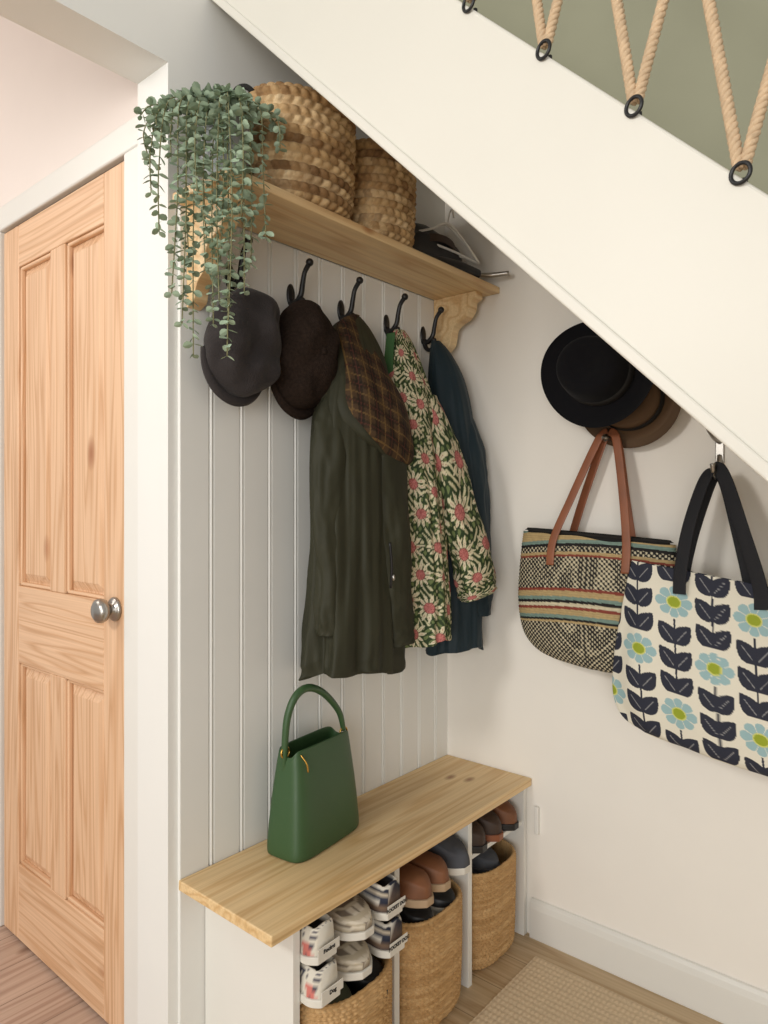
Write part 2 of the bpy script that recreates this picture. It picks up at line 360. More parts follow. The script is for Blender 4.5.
# ---------------- jackets
def foldf(seed,amp,k=6,kk=.42):
    def f(q,v):
        c,s=math.cos(q),math.sin(q)
        a=noise.noise(Vector((c*2.6+seed,s*2.6,v*1.3)))+.55*noise.noise(Vector((c*5.5,s*5.5+seed,v*2.6)))+.25*noise.noise(Vector((c*9+seed,s*9,v*9)))
        a+=.30*(.4-abs(noise.noise(Vector((c*2+seed,s*2+v*3,v*9+seed)))))
        a+=kk*math.sin(k*q+seed+2.2*noise.noise(Vector((seed,c*1.2,v*2.2))))*min(1,v*1.6)
        z=.014*math.sin(2*q+seed)*max(0,(v-.6)/.4)+.006*math.sin(5*q)*max(0,(v-.6)/.4)
        return (1+amp*a*(.35+.65*v),(0,0,z))
    return f
def R_(x,y,z,b,a,rot=0,tiltz=0):
    cr,sr=math.cos(rot),math.sin(rot)
    return (x,y,z, -sr*b,cr*b,tiltz, cr*a,sr*a,0)
G=empty('waxed_jacket')
rings=[R_(.055,-.485,1.742,.018,.014),R_(.075,-.50,1.70,.05,.03),R_(.10,-.525,1.62,.085,.055),R_(.112,-.545,1.50,.116,.072),R_(.115,-.552,1.36,.124,.08),R_(.115,-.550,1.2,.126,.082),R_(.115,-.550,1.05,.134,.085),R_(.115,-.551,.93,.144,.09),R_(.115,-.552,.865,.150,.09,0,-.002),R_(.115,-.552,.842,.149,.088,0,-.004),R_(.115,-.552,.865,.13,.072)]
loft('body',rings,190,180,M_jgreen,G,disp=foldf(3,.19,7,.5))
def sleeve(n,pts,mat,colf=None,amp=.2,seed=0,nr=120,ns=60,parent=None,flat=.62):
    P=[Vector(p[:3]) for p in pts]; rings=[]
    for i,p in enumerate(P):
        t=(P[min(i+1,len(P)-1)]-P[max(i-1,0)]).normalized(); A=Vector((0,1,0)); A=(A-t*A.dot(t)).normalized(); B=t.cross(A); r=pts[i][3]
        rings.append(tuple(p)+tuple(A*r)+tuple(B*r*flat))
    t=(P[-1]-P[-2]).normalized(); l=rings[-1]; rings.append(tuple(P[-1]-t*.02)+tuple(Vector(l[3:6])*.75)+tuple(Vector(l[6:9])*.75))
    def ff(q,v):
        c,s=math.cos(q),math.sin(q)
        return 1+amp*(noise.noise(Vector((c*1.5+seed,s*1.5,v*7)))+.5*noise.noise(Vector((c*3,s*3+seed,v*14)))+.4*(.3-abs(noise.noise(Vector((c*2+v*6,s*2+seed,v*20))))))
    return loft(n,rings,nr,ns,mat,parent,disp=ff,colf=colf)
sleeve('sleeve_front',[(.13,-.52,1.52,.05),(.165,-.495,1.38,.060),(.178,-.480,1.2,.056),(.184,-.468,1.05,.050),(.184,-.460,.95,.047),(.184,-.457,.90,.047)],M_jgreen,seed=2,parent=G)
sleeve('sleeve_back',[(.11,-.61,1.50,.045),(.13,-.64,1.40,.056),(.135,-.652,1.22,.052),(.14,-.655,1.05,.048),(.14,-.658,.95,.046)],M_jgreen,seed=7,parent=G)
tube('pocket_zip',[(.226,-.545,1.16),(.224,-.535,1.10),(.216,-.53,1.05)],.0035,M_black,8,10,G)
ball('zip_pull',(.225,-.53,1.075),.004,M_steel,G,(1,1,2))
def plaid(q,v,p):
    u=(p.y+p.x*.5)*1.0; w=p.z+.4*p.y
    c=Vector((70,52,34))
    a=(u*21)%1; b=(w*21)%1
    if a<.35: c=c*.62
    if b<.35: c=c*.68
    if abs(a-.68)<.035 or abs(b-.68)<.035: c=Vector((104,80,46))
    if abs(a-.17)<.025 or abs(b-.17)<.025: c=Vector((74,40,30))
    return lin(c)
def LR(L,R,th,k=1.0,dx=0):
    L=Vector(L);R=Vector(R);c=(L+R)/2+Vector((dx,0,0));A=(R-L)/2*k;B=Vector((A.y,-A.x,0)).normalized()*th
    return tuple(c)+tuple(A)+tuple(B)
HD=[((.06,-.505,1.745),(.06,-.475,1.745),.012),((.08,-.572,1.70),(.08,-.514,1.71),.02),((.13,-.61,1.60),(.13,-.478,1.622),.035),((.165,-.630,1.509),(.165,-.450,1.533),.045),((.185,-.600,1.425),(.185,-.435,1.443),.045),((.19,-.555,1.385),(.19,-.424,1.39),.035),((.19,-.505,1.362),(.19,-.422,1.358),.02),((.185,-.47,1.355),(.185,-.445,1.352),.008)]
hf=lambda q,v:(1+.16*noise.noise(Vector((math.cos(q)*2,math.sin(q)*2,v*5)))+.05*math.sin(3*q+v*9))
loft('hood_lining',[LR(a,b,t) for a,b,t in HD],190,190,M_attr,G,disp=lambda q,v:hf(q,v)-(.30*math.exp(-((q-pi*1.5)/.45)**2)+.30*math.exp(-((q-pi*.5)/.45)**2))*min(1,v*3)*0.5,colf=plaid)
loft('hood_shell',[LR((a[0],a[1],a[2]-.006),(b[0],b[1],b[2]-.006),t*1.0,1.14,-.014) for a,b,t in HD],90,80,M_jgreen,G,disp=hf)
# floral
def hsh(a,b): 
    return (math.sin(a*127.1+b*311.7)*43758.5453)%1
def floralcol(u,w):
    s=.076; best=9;bi=None
    gu=u/s; gw=w/s
    for j in (-1,0,1):
        for i in (-1,0,1):
            r=math.floor(gw)+j; k=math.floor(gu-(.5 if r%2 else 0))+i
            cx=(k+.5+(.5 if r%2 else 0)+.3*(hsh(k,r)-.5))*s; cy=(r+.5+.3*(hsh(r,k)-.5))*s
            d=math.hypot(u-cx,(w-cy)*1.0)
            if d<best: best=d;bi=(cx,cy,k,r)
    h=hsh(bi[2],bi[3])
    ang=math.atan2(w-bi[1],u-bi[0])+h*3
    if best<.0145:
        if best>.0125: return (130,70,66)
        a2=math.sin(best*1800)*.5+math.sin(ang*9)*.5
        return (192,120,114) if a2>-.1 else (154,84,82)
    c6=abs(math.cos(5.5*ang)); pet=.017+.022*c6**1.4*(.65+.65*hsh(int(ang*1.75),bi[2]))
    if best<pet:
        if c6<.45: return (62,76,44)
        if best>pet-.002 : return (58,74,42)
        if abs(math.sin(5.5*ang))<.14 and best<.028: return (180,136,118)
        return (216,208,178)
    L=math.sin(u*190+2.6*math.sin(w*85+1))*math.sin(w*170+2.2*math.sin(u*105))
    if L>.60: return (200,194,160)
    if L>.46: return (86,100,58)
    if L<-.46: return (108,122,78)
    return (46,62,38)
G=empty('floral_raincoat')
def fcol(q,v,p): 
    return lin(floralcol(q*.092+p.z*.12,p.z+.3*p.y))
rings=[R_(.055,-.30,1.742,.016,.014),R_(.075,-.318,1.70,.038,.03),R_(.10,-.338,1.62,.064,.05),R_(.12,-.348,1.52,.084,.064),R_(.132,-.348,1.38,.088,.07),R_(.138,-.340,1.25,.083,.074),R_(.142,-.330,1.1,.083,.076),R_(.146,-.326,.98,.085,.078),R_(.148,-.326,.90,.086,.078),R_(.148,-.326,.884,.085,.076),R_(.148,-.326,.905,.07,.06)]
loft('body',rings,440,320,M_attr,G,disp=foldf(11,.19,5,.5),colf=fcol)
sleeve('sleeve_front',[(.14,-.30,1.54,.045),(.18,-.268,1.40,.060),(.20,-.225,1.25,.066),(.215,-.187,1.12,.068),(.222,-.165,1.03,.066),(.224,-.158,1.00,.064)],M_attr,colf=lambda q,v,p:lin(floralcol(q*.055+.3,v*.55)),seed=4,nr=300,ns=180,parent=G,flat=.7)
strap('facing',[(.075,-.36,1.72),(.105,-.405,1.62),(.13,-.42,1.5),(.15,-.425,1.35)],(1,0.3,0),.026,.004,M_jlin,G)
G=empty('teal_raincoat')
rings=[R_(.055,-.125,1.742,.014,.014),R_(.07,-.12,1.70,.04,.03),R_(.085,-.112,1.62,.065,.05),R_(.095,-.108,1.50,.08,.065),R_(.10,-.105,1.36,.082,.075),R_(.105,-.105,1.2,.083,.08),R_(.108,-.105,1.05,.085,.084),R_(.108,-.105,.9,.086,.084),R_(.108,-.105,.84,.086,.084),R_(.108,-.105,.825,.085,.082),R_(.108,-.105,.85,.07,.06)]
loft('body',rings,140,120,M_jteal,G,disp=foldf(23,.12))
sleeve('sleeve_front',[(.12,-.10,1.56,.03),(.155,-.085,1.42,.045),(.175,-.08,1.25,.048),(.18,-.075,1.05,.046),(.18,-.075,.93,.044)],M_jteal,seed=14,parent=G)
# ---------------- hats on wall
def hat(name,c,axis,rb,rc,h,mat,ell,up):
    G=empty(name); 
    lathe('wall_peg',[(0,0),(.007,0),(.007,.05),(.011,.055),(0,.06)],(c[0],-.001,c[2]+.03),(0,-1,0),M_black,16,G)
    prof=[(0,h*.80),(rc*.25,h*.86),(rc*.55,h*1.0),(rc*.78,h*.97),(rc*.92,h*.8),(rc,h*.35),(rc*1.02,.004),(rc*1.25,-.002),(rb*.86,.002),(rb*.97,.010),(rb,.015),(rb*.99,.012),(rb*.86,-.002),(rc*1.2,-.006),(rc*1.0,-.003),(rc*.97,h*.35),(rc*.85,h*.78),(rc*.3,h*.8),(0,h*.76)]
    prof=catmull(prof,70); wp=lambda q,r:(.012*math.cos(2*q) if r>rc*1.1 else 0)*(r-rc)/(rb-rc)
    lathe('hat_body',prof,c,axis,mat,72,G,ell=ell,up=up,warp=wp)
    lathe('band',[(rc*1.015,.006),(rc*1.03,.007),(rc*1.015,.03),(rc*1.0,.03)],c,axis,M_dark,60,G,ell=ell,up=up)
hat('brown_trilby_hat',(.615,-.035,1.52),(0.0,-1,.0),.136,.085,.045,M_feltb,(1,.9),(0,0,1))
hat('black_fedora_hat',(.556,-.10,1.588),(-.05,-1,.16),.156,.092,.085,M_felt,(1.04,.9),(.5,0,1))
# ---------------- striped basket bag
def stripecol(q,v,p):
    t=(1.178-p.z+.03*math.cos((p.x-.53)*5))/.37; u=p.x
    row=int(p.z/.0062)
    oc=(186,162,116);tl=(124,148,138);rd=(138,66,54);bk=(30,28,28);cr=(214,204,174)
    def dash(): return cr if ((u/.0125+ (row%2)*.5)%1)<.34 else bk
    bands=[(.03,bk),(.06,tl),(.13,oc),(.155,tl),(.175,bk),(.215,'d'),(.235,oc),(.25,rd),(.47,'d'),(.49,rd),(.53,oc),(.555,tl),(.575,bk),(.60,cr),(.62,rd),(.66,oc),(.685,tl),(.70,bk),(.715,oc),(2,'d')]
    for lim,c in bands:
        if t<lim:
            c=dash() if c=='d' else c; break
    f=.85+.15*hsh(int(u/.006),row); f*= .8+.2*abs(math.sin(p.z*pi/.0062))
    c=lin(c); return (c[0]*f,c[1]*f,c[2]*f,1)
G=empty('striped_woven_bag')
BY=-.070
def SB(z,hw,th,cx=.53): return (cx,BY,z,hw,0,-.012*hw/.2,0,th,0)
rings=[SB(1.165,.207,.034),SB(1.12,.214,.044),SB(1.05,.221,.053),SB(.98,.223,.059),SB(.92,.216,.060),SB(.88,.202,.057),SB(.85,.174,.05),SB(.832,.132,.04),SB(.822,.06,.02)]
def sbd(q,v):
    n=noise.noise(Vector((math.cos(q)*1.8,math.sin(q)*1.5,v*2.4+3)))
    return (1+.004*math.sin(v*370)+.035*n,(0,-.008*abs(n),.012*noise.noise(Vector((math.cos(q)*2,0,7)))*(1-v)))
loft('woven_body',rings,260,460,M_weave,G,exp=.90,disp=sbd,colf=stripecol,cap0=False)
loft('rim',[(.53,BY,1.165+.004,.203,0,-.012,0,.033,0),(.53,BY,1.165+.006,.199,0,-.012,0,.030,0),(.53,BY,1.165+.002,.194,0,-.012,0,.026,0),(.53,BY,1.08,.194,0,-.012,0,.026,0)],20,120,M_dark,G,exp=.90,cap0=False)
strap('handle_front',[(.430,-.126,1.09),(.435,-.114,1.16),(.475,-.09,1.27),(.527,-.065,1.40),(.547,-.055,1.437),(.575,-.055,1.437),(.59,-.065,1.40),(.615,-.09,1.27),(.632,-.113,1.155),(.634,-.127,1.08)],(1,0,0),.022,.004,M_tan,G,80)
strap('handle_back',[(.44,-.03,1.13),(.455,-.035,1.18),(.49,-.04,1.28),(.535,-.042,1.40),(.55,-.042,1.43),(.57,-.042,1.43),(.585,-.042,1.40),(.60,-.038,1.28),(.615,-.035,1.17),(.62,-.03,1.12)],(1,0,0),.022,.004,M_tan,G,80)
lathe('wall_peg',[(0,0),(.006,0),(.006,.065),(.010,.07),(0,.074)],(.56,-.001,1.425),(0,-1,0),M_steel,16,G)
# ---------------- tote
cream=(226,222,206);navy=(46,49,62);sky=(152,184,188);lime=(150,164,50)
def totecol(x,z):
    cs=.084; per=.252
    k=math.floor(x/cs); u=x-(k+.5)*cs
    off=(per/2 if k%2 else 0); w=(z+off)%per
    for kk in (k-1,k,k+1):
        uu=x-(kk+.5)*cs; ww=(z+(per/2 if kk%2 else 0))%per-(per-.045)
        d=math.hypot(uu*.92,ww*1.08)
        if d<.0125: return lime
        if d<.0155: return (206,208,120)
        if d<.040:
            a=math.atan2(ww,uu); pr=.039*(.70+.30*abs(math.cos(4*a))**.45)
            if d<pr-.0012: return sky if abs(math.cos(4*a))>.12 else cream
            if d<pr+.002: return cream
    if abs(u)<.0022 and w<per-.05: return navy
    for i in range(3):
        wc=.0+i*.057
        for sgn in (1,-1):
            dx=sgn*.033;dy=.041;L=math.hypot(dx,dy);tx,ty=dx/L,dy/L
            a=(u*tx+(w-wc)*ty)/ (L*1.08); b=abs(-u*ty+(w-wc)*tx)
            if 0<a<1:
                wd=.0198*math.sin(pi*min(1,a**.8))**.8
                if b<wd:
                    if b<.0010 and .15<a<.75: return (140,140,142)
                    return navy
    return cream
G=empty('printed_tote_bag')
TY=-.138
def TB(z,cx,hw,th): return (cx,TY,z,hw,0,-.028*hw/.2,0,th,0)
rings=[TB(1.086,.862,.206,.008),TB(1.04,.862,.214,.018),TB(.95,.862,.230,.028),TB(.85,.862,.248,.034),TB(.77,.862,.254,.035),TB(.725,.864,.248,.032),TB(.695,.866,.228,.025),TB(.680,.868,.19,.014),TB(.674,.868,.17,.004)]
def td(q,v): 
    n=noise.noise(Vector((math.cos(q)*2.2,math.sin(q)*1.2+4,v*2.4)))
    return (1+.012*n,(0,-.012*n,0))
loft('canvas',rings,430,1000,M_attr,G,exp=.72,disp=td,colf=lambda q,v,p:lin(totecol(p.x+.06*(p.z-1)+.035,p.z+.14*(p.x-.84)+.075)),cap0=False)
M_navy=plain('black_webbing',(26,27,32),.8,bump=.4,bscale=500)
strap('handle_front',[(.776,-.166,1.045),(.777,-.160,1.10),(.790,-.145,1.2),(.815,-.115,1.305),(.836,-.10,1.335),(.862,-.115,1.305),(.905,-.145,1.19),(.940,-.158,1.08),(.946,-.165,1.025)],(1,-.2,.35),.032,.004,M_navy,G,80)
strap('handle_back',[(.765,-.112,1.07),(.775,-.108,1.13),(.79,-.10,1.2),(.818,-.085,1.30),(.834,-.08,1.325),(.855,-.085,1.30),(.885,-.10,1.19),(.91,-.108,1.08),(.915,-.112,1.03)],(1,.2,.35),.03,.004,M_navy,G,80)
H=empty('wall_hook')
box('plate',.810,.830,-.006,-.001,1.35,1.43,M_steel,.002,H)
tube('arm',[(.820,-.005,1.405),(.817,-.03,1.41),(.811,-.05,1.425),(.808,-.06,1.44)],[.007,.0065,.006,.007],M_steel,10,20,H)
tube('arm_low',[(.820,-.005,1.37),(.824,-.03,1.335),(.830,-.07,1.316),(.834,-.105,1.320),(.834,-.115,1.345)],[.006,.006,.0055,.005,.006],M_steel,10,24,H)
# ---------------- woven baskets
def woven(name,cx,cy,z0,h,rx,ry,rows,cols,amp,exp,pal,flare=0,parent=None,belly=0,seed=0,slant=.5,wob=0):
    rnd=random.Random(seed); ns=cols*6; vs=[];fs=[];C=[]
    pc=[]
    for _ in range(rows*2+8):
        base=rnd.choice(pal); pc.append([lin(tuple(.55*a+.45*b for a,b in zip(base,rnd.choice(pal)))) for _ in range(cols+1)])
    def ringpt(q,rfx,z,d): 
        c=spow(math.cos(q),exp);s=spow(math.sin(q),exp); n=1+wob*noise.noise(Vector((math.cos(q)+seed,math.sin(q),z*5))); return (cx+c*(rx*rfx*n+d),cy+s*(ry*rfx*n+d),z)
    rowsamp=[]
    per=6
    for j in range(rows*per+1):
        v=j/(rows*per); rf=1+flare*(v-1)+belly*math.sin(pi*v)-.10*max(0,1-v/.12)**2; rowsamp.append((rf,z0+h*v,v*rows,1))
    for k in range(1,7): a=pi*k/7; rowsamp.append((1-.035*(1-math.cos(a))*1.0,z0+h+.006*math.sin(a),rows+.5,.6))
    for k in range(1,9): rowsamp.append((.925*(1+flare*(-k/10)),z0+h-h*.6*k/8,rows+1.5,.0))
    for (rf,z,rv,m) in rowsamp:
        r=min(int(rv),rows*2+7); f=rv-int(rv); sl=slant if r%2 else -slant
        for i in range(ns):
            q=2*pi*i/ns; ph=i/6.0+sl*f*1.0
            d=amp*m*(abs(math.sin(pi*ph))**.6*abs(math.sin(pi*f))**.55 if m==1 else abs(math.sin(pi*ph))**.5)
            vs.append(ringpt(q,rf,z,d-amp*.5)); 
            c=pc[r][int(ph)%cols]; g=rnd.uniform(.9,1.08); C.append((c[0]*g,c[1]*g,c[2]*g,1))
    nr=len(rowsamp)
    for j in range(nr-1):
        for i in range(ns): fs.append((j*ns+i,j*ns+(i+1)%ns,(j+1)*ns+(i+1)%ns,(j+1)*ns+i))
    fs.append(tuple(range(ns-1,-1,-1))); fs.append(tuple((nr-1)*ns+k for k in range(ns)))
    return meshobj(name,vs,fs,M_weave,True,parent,C)
palA=[(204,174,130),(184,152,108),(158,124,84),(214,188,148),(124,94,62)]
palB=[(196,158,108),(184,146,98),(202,166,118),(174,136,88)]
G=empty('seagrass_basket'); woven('basket_wall',.112,-.730,1.9065,.238,.102,.138,12,34,.011,.95,palA,.06,G,.03,seed=1,slant=.35,wob=.03)
tube('handle',[(.06,-.845,2.12),(.06,-.875,2.135),(.075,-.883,2.15),(.10,-.875,2.15),(.11,-.855,2.135)],.006,M_dark,8,24,G)
G=empty('seagrass_basket'); woven('basket_wall',.113,-.470,1.9065,.232,.094,.108,12,30,.010,.95,palA,.05,G,.02,seed=2,slant=.35,wob=.03)
for i,(x0,x1,y0,y1,h) in enumerate(((.055,.355,-.897,-.614,.256),(.045,.335,-.590,-.315,.272),(.035,.318,-.291,-.026,.262))):
    G=empty('woven_storage_basket'); woven('basket_wall',(x0+x1)/2,(y0+y1)/2,.0,h,(x1-x0)/2-.007,(y1-y0)/2-.007,32,56,.005,.68,palB,.05,G,.02,seed=10+i,slant=.25,wob=.03)
# ---------------- green handbag
G=empty('green_handbag')
def GB(z,w,d,cx=.096,cy=-.668): return (cx,cy,z,-.12*w,w,0, d,.12*d,0)
rings=[GB(.458,.114,.053),GB(.462,.122,.058),GB(.50,.121,.057),GB(.58,.114,.050),GB(.65,.107,.041),GB(.690,.104,.034),GB(.694,.103,.032),GB(.686,.100,.029),GB(.60,.100,.036)]
def gd(q,v): 
    n=.01*noise.noise(Vector((math.cos(q),math.sin(q),v*2)))
    return (1+n,(0,0,(-.022*math.exp(-((v-.7)/.22)**2)*(math.cos(q)**2)**4 if v>.4 else 0)))
loft('body',rings,100,120,M_green_lea,G,exp=.40,disp=gd)
tube('handle',[(.101,-.769,.645),(.106,-.772,.70),(.111,-.768,.77),(.116,-.747,.815),(.116,-.707,.826),(.111,-.652,.80),(.106,-.597,.745),(.106,-.580,.695)],[.006,.0075,.0085,.009,.009,.0085,.0075,.006],M_green_lea,14,70,G)
for y in(-.770,-.580):
    torus('ring',(.106,y,.690),(1,0,0),.012,.0022,M_brass,G)
tube('charm_cord',[(.141,-.755,.688),(.152,-.748,.67),(.154,-.745,.65)],.002,M_brass,8,10,G)
# ---------------- plant pot + eucalyptus
G=empty('potted_eucalyptus')
lathe('zinc_pot',catmull([(0,0),(.042,0),(.044,.004),(.051,.07),(.057,.13),(.060,.137),(.059,.14),(.055,.137),(.049,.07),(.042,.06),(0,.06)],60),(.088,-.925,1.906),(0,0,1),M_zinc,40,G)
lathe('soil',[(0,.118),(.050,.118)],(.088,-.925,1.906),(0,0,1),M_dark,24,G)
M_leaf=plain('eucalyptus_leaf',(148,166,142),.7,var=.24,vscale=18,spec=.3)
M_stem=plain('eucalyptus_stem',(120,118,84),.8)
lv=[];lf=[]
def leaf(p,d,n,L,W):
    d=d.normalized(); s=d.cross(n)
    if s.length<1e-3: s=d.cross(Vector((1,0,.3)))
    s.normalize(); n=s.cross(d); k=len(lv)
    pts=[(0,0,0),(.2,.34,.04),(.5,.5,.07),(.82,.36,.04),(1,0,-.02),(.82,-.36,.04),(.5,-.5,.07),(.2,-.34,.04)]
    for a,b,c in pts: lv.append(p+d*(a*L)+s*(b*W)+n*(c*L))
    lv.append(p+d*(.5*L)-n*(.03*L))
    for i in range(8): lf.append((k+i,k+(i+1)%8,k+8))
rnd=random.Random(8)
def strand(ex,ey,ez,rise,dens=.0125):
    o=Vector((.088+rnd.uniform(-.02,.02),-.925+rnd.uniform(-.02,.02),2.03))
    e=Vector((ex,ey,ez)); m1=o+(Vector((ex,ey,o.z))-o)*.35+Vector((0,0,rise)); m2=Vector((o.x+(ex-o.x)*.85,o.y+(ey-o.y)*.85,min(o.z+rise*.4,2.05)))
    m3=Vector((ex,ey,(m2.z+ez)/2))+Vector((rnd.uniform(-.012,.012),rnd.uniform(-.012,.012),0))
    pts=[o,m1,m2,m3,e]; 
    if m2.z-ez<.06: pts=[o,m1,m2,e]
    P=[Vector(p) for p in catmull([tuple(p) for p in pts],60)]
    tube('stem',P,.0013,M_stem,6,60,G)
    acc=0;side=rnd.random()*6
    for i in range(6,60):
        acc+=(P[i]-P[i-1]).length
        if acc>dens or i==59:
            acc=0; side+=2.1; t=(P[i]-P[i-1]).normalized()
            a=t.cross(Vector((.3,.2,1)));a=a.normalized() if a.length>.01 else Vector((1,0,0)); b=t.cross(a)
            for sg in(0,pi):
                d=(a*math.cos(side+sg)+b*math.sin(side+sg))+t*rnd.uniform(.1,.7)
                q=P[i]
                L=rnd.uniform(.018,.029)*(1-.3*(i/60))
                if q.x+d.x*L<.014 and q.y>-1.0: d.x=abs(d.x)
                leaf(q,d,Vector((rnd.uniform(-1,1),rnd.uniform(-1,1),1)),L,L*.80)
T_=[(.07,-1.085,1.86,.03),(.05,-1.075,1.93,.04),(.09,-1.08,1.78,.03),(.11,-1.065,1.66,.03),(.13,-1.055,1.60,.02),(.145,-1.04,1.54,.03),(.13,-1.04,1.73,.04),(.17,-1.03,1.70,.03),(.205,-1.005,1.535,.03),(.20,-1.02,1.64,.02),(.235,-.935,1.775,.03),(.20,-.87,2.02,.05),(.225,-.89,1.97,.04),(.08,-1.0,2.04,.06),(.10,-.96,2.07,.07),(.06,-.97,2.08,.06),(.13,-.93,2.08,.06),(.16,-.93,2.05,.06),(.05,-1.05,2.0,.06),(.10,-1.06,1.93,.05),(.14,-1.03,1.90,.05),(.16,-1.04,1.84,.03),(.21,-.97,1.90,.04),(.15,-.97,2.0,.06),(.175,-1.015,1.60,.03),(.19,-1.01,1.72,.03),(.225,-.98,1.66,.03),(.16,-1.02,1.76,.03),(.228,-.99,1.80,.03),(.215,-1.01,1.60,.02),(.22,-.96,1.72,.03),(.04,-1.09,2.02,.05),(.07,-1.07,1.98,.06),(.12,-1.0,2.03,.07),(.18,-1.0,1.95,.06)]
for a in T_: strand(*a)
meshobj('leaves',lv,lf,M_leaf,False,G)
# ---------------- shoes
def shoe(name,x,y,z,L,W,H,up,sole,heading=0,toecap=None,boot=0,soleh=.018,colf=None,label=None,tab=None):
    G=empty(name); Rm=Matrix.Rotation(heading,3,'Z'); O=Vector((x,y,z))
    def hw(s): return W/2*(.74+.08*math.cos(s*6)+ .28*math.exp(-((s-.70)/.26)**2))*(1-max(0,(s-.78)/.22)**2.6*.75)*(1-max(0,(.12-s)/.12)**2*.42)
    def top(s):
        if boot: return (H*(1.0 if s<.38 else max(.50,1-(s-.38)*2.2)))*(1 if s<.8 else 1-((s-.8)/.2)**2*.35)
        h=1-.45*max(0,min(1,(s-.35)/.5)); 
        if s>.80: h*=1-((s-.80)/.20)**2*.35
        if s<.1: h*=.95+.5*s
        return H*h
    N,M=60,31; vs=[];fs=[];C=[] if colf else None
    for i in range(N):
        s=i/(N-1); w=hw(s);h=top(s); op=max(0,min(1,min((s-.03)/.05,(.46-s)/.06)))
        for k in range(M):
            a=k/(M-1)*2-1; aa=abs(a)
            if aa>.45: t=(1-aa)/.55; yy=w*(1-.22*t**1.6-(.12 if op>.5 else 0)*t); zz=h*math.sin(t*pi/2)**.8
            else:
                t=aa/.45; yy=w*(.78 -(.12 if op>.5 else 0))*t; zz=h-(1-t**3)*(h-.03)*op*.85+(1-op)*h*.10*math.cos(t*pi/2)
            vs.append(O+Rm@Vector((s*L,math.copysign(yy,a),soleh*.6+zz)))
            if colf: C.append(lin(colf(s,a,zz/H) if not(op>.3 and aa<.40) else (60,54,50)))
    for i in range(N-1):
        for k in range(M-1): fs.append((i*M+k,(i+1)*M+k,(i+1)*M+k+1,i*M+k+1))
    fs.append(tuple(range(M))); fs.append(tuple((N-1)*M+k for k in range(M-1,-1,-1)))
    o=meshobj('upper',vs,fs,M_attr if colf else up,True,G,C,fix=True)
    ol=[]
    for i in range(N): s=i/(N-1); ol.append((s*(L+.008)-.004,hw(s)+.003))
    for i in range(N-1,-1,-1): s=i/(N-1); ol.append((s*(L+.008)-.004,-hw(s)-.003))
    n=len(ol); vs=[O+Rm@Vector((a,b,0)) for a,b in ol]+[O+Rm@Vector((a,b,soleh)) for a,b in ol]
    fs=[tuple(range(n-1,-1,-1)),tuple(range(n,2*n))]+[(i,(i+1)%n,(i+1)%n+n,i+n) for i in range(n)]
    o=meshobj('sole',vs,fs,sole,False,G,fix=True); bv=o.modifiers.new('b','BEVEL');bv.width=.002;bv.segments=2;bv.limit_method='ANGLE'
    if toecap:
        vs=[];fs=[];K=14
        for i in range(K):
            s=.86+.14*i/(K-1); w=hw(s)+.0025; h=min(top(s)*1.05+.002,H)
            for k in range(13):
                a=pi*k/12; vs.append(O+Rm@Vector((s*L+.0035,w*math.cos(a),soleh*.5+(h+.004)*math.sin(a)**.8*.98)))
        for i in range(K-1):
            for k in range(12): fs.append((i*13+k,(i+1)*13+k,(i+1)*13+k+1,i*13+k+1))
        fs.append(tuple((K-1)*13+k for k in range(13)))
        meshobj('toe_cap',vs,fs,toecap,True,G,fix=True)
    if label:
        cd=math.cos(heading); xx=x-cd*.0062
        box('heel_label',min(xx,xx-cd*.002),max(xx,xx-cd*.002),y-.030,y+.030,z+.014,z+.034,M_white,.001,G)
        cu=D.curves.new('label_text','FONT'); cu.body=label; cu.size=.0108; cu.align_x='CENTER'; cu.align_y='CENTER'; cu.extrude=.0003; cu.offset=.0004
        to=D.objects.new('label_text',cu); link(to); cu.materials.append(M_blk); to.location=(xx-cd*.0026,y,z+.024); to.rotation_euler=(pi/2,0,pi/2); to.parent=G
    if not boot:
        for j in range(4):
            s=.48+.07*j; h=top(s)*1.10+soleh*.6+.002
            tube('lace',[O+Rm@Vector((s*L,-hw(s)*.4,h-.003)),O+Rm@Vector((s*L,0,h+.002)),O+Rm@Vector((s*L,hw(s)*.4,h-.003))],.0028,sole,8,8,G)
    return G
M_white=plain('white_rubber',(218,214,204),.5)
M_cream=plain('cream_canvas',(210,202,184),.85,bump=.4,bscale=600)
M_blk=plain('black_leather',(28,28,30),.45)
M_brownL=plain('brown_leather',(122,78,50),.6,var=.15,vscale=20)
M_dbrown=plain('dark_brown_leather',(62,46,36),.6,var=.15,vscale=20)
M_solet=plain('crepe_sole',(176,150,120),.7)
M_greys=plain('grey_suede_shoe',(74,76,82),.9)
M_olive=plain('olive_rubber',(84,86,64),.5)
def doodle(s,a,h):
    n=noise.noise(Vector((s*16,a*7,3)))
    return (70,70,84) if abs(n)<.04 else ((204,120,110) if noise.noise(Vector((s*7,a*3,9)))>.42 else (216,210,196))
def knit(s,a,h):
    b=int(h*12+.5)
    if .66<h<.80: return (104,88,74)
    if int(a*26)%2==0 and b%3==1: return (126,114,100)
    return (206,196,178) if b%2 else (184,172,150)
def strip(s,a,h):
    b=int(h*9)
    return [(40,44,58),(206,200,188),(120,98,80),(40,44,58),(206,200,188),(52,56,72),(190,178,158),(40,44,58),(206,200,188),(40,44,58)][max(0,min(9,b))]
zc=.281
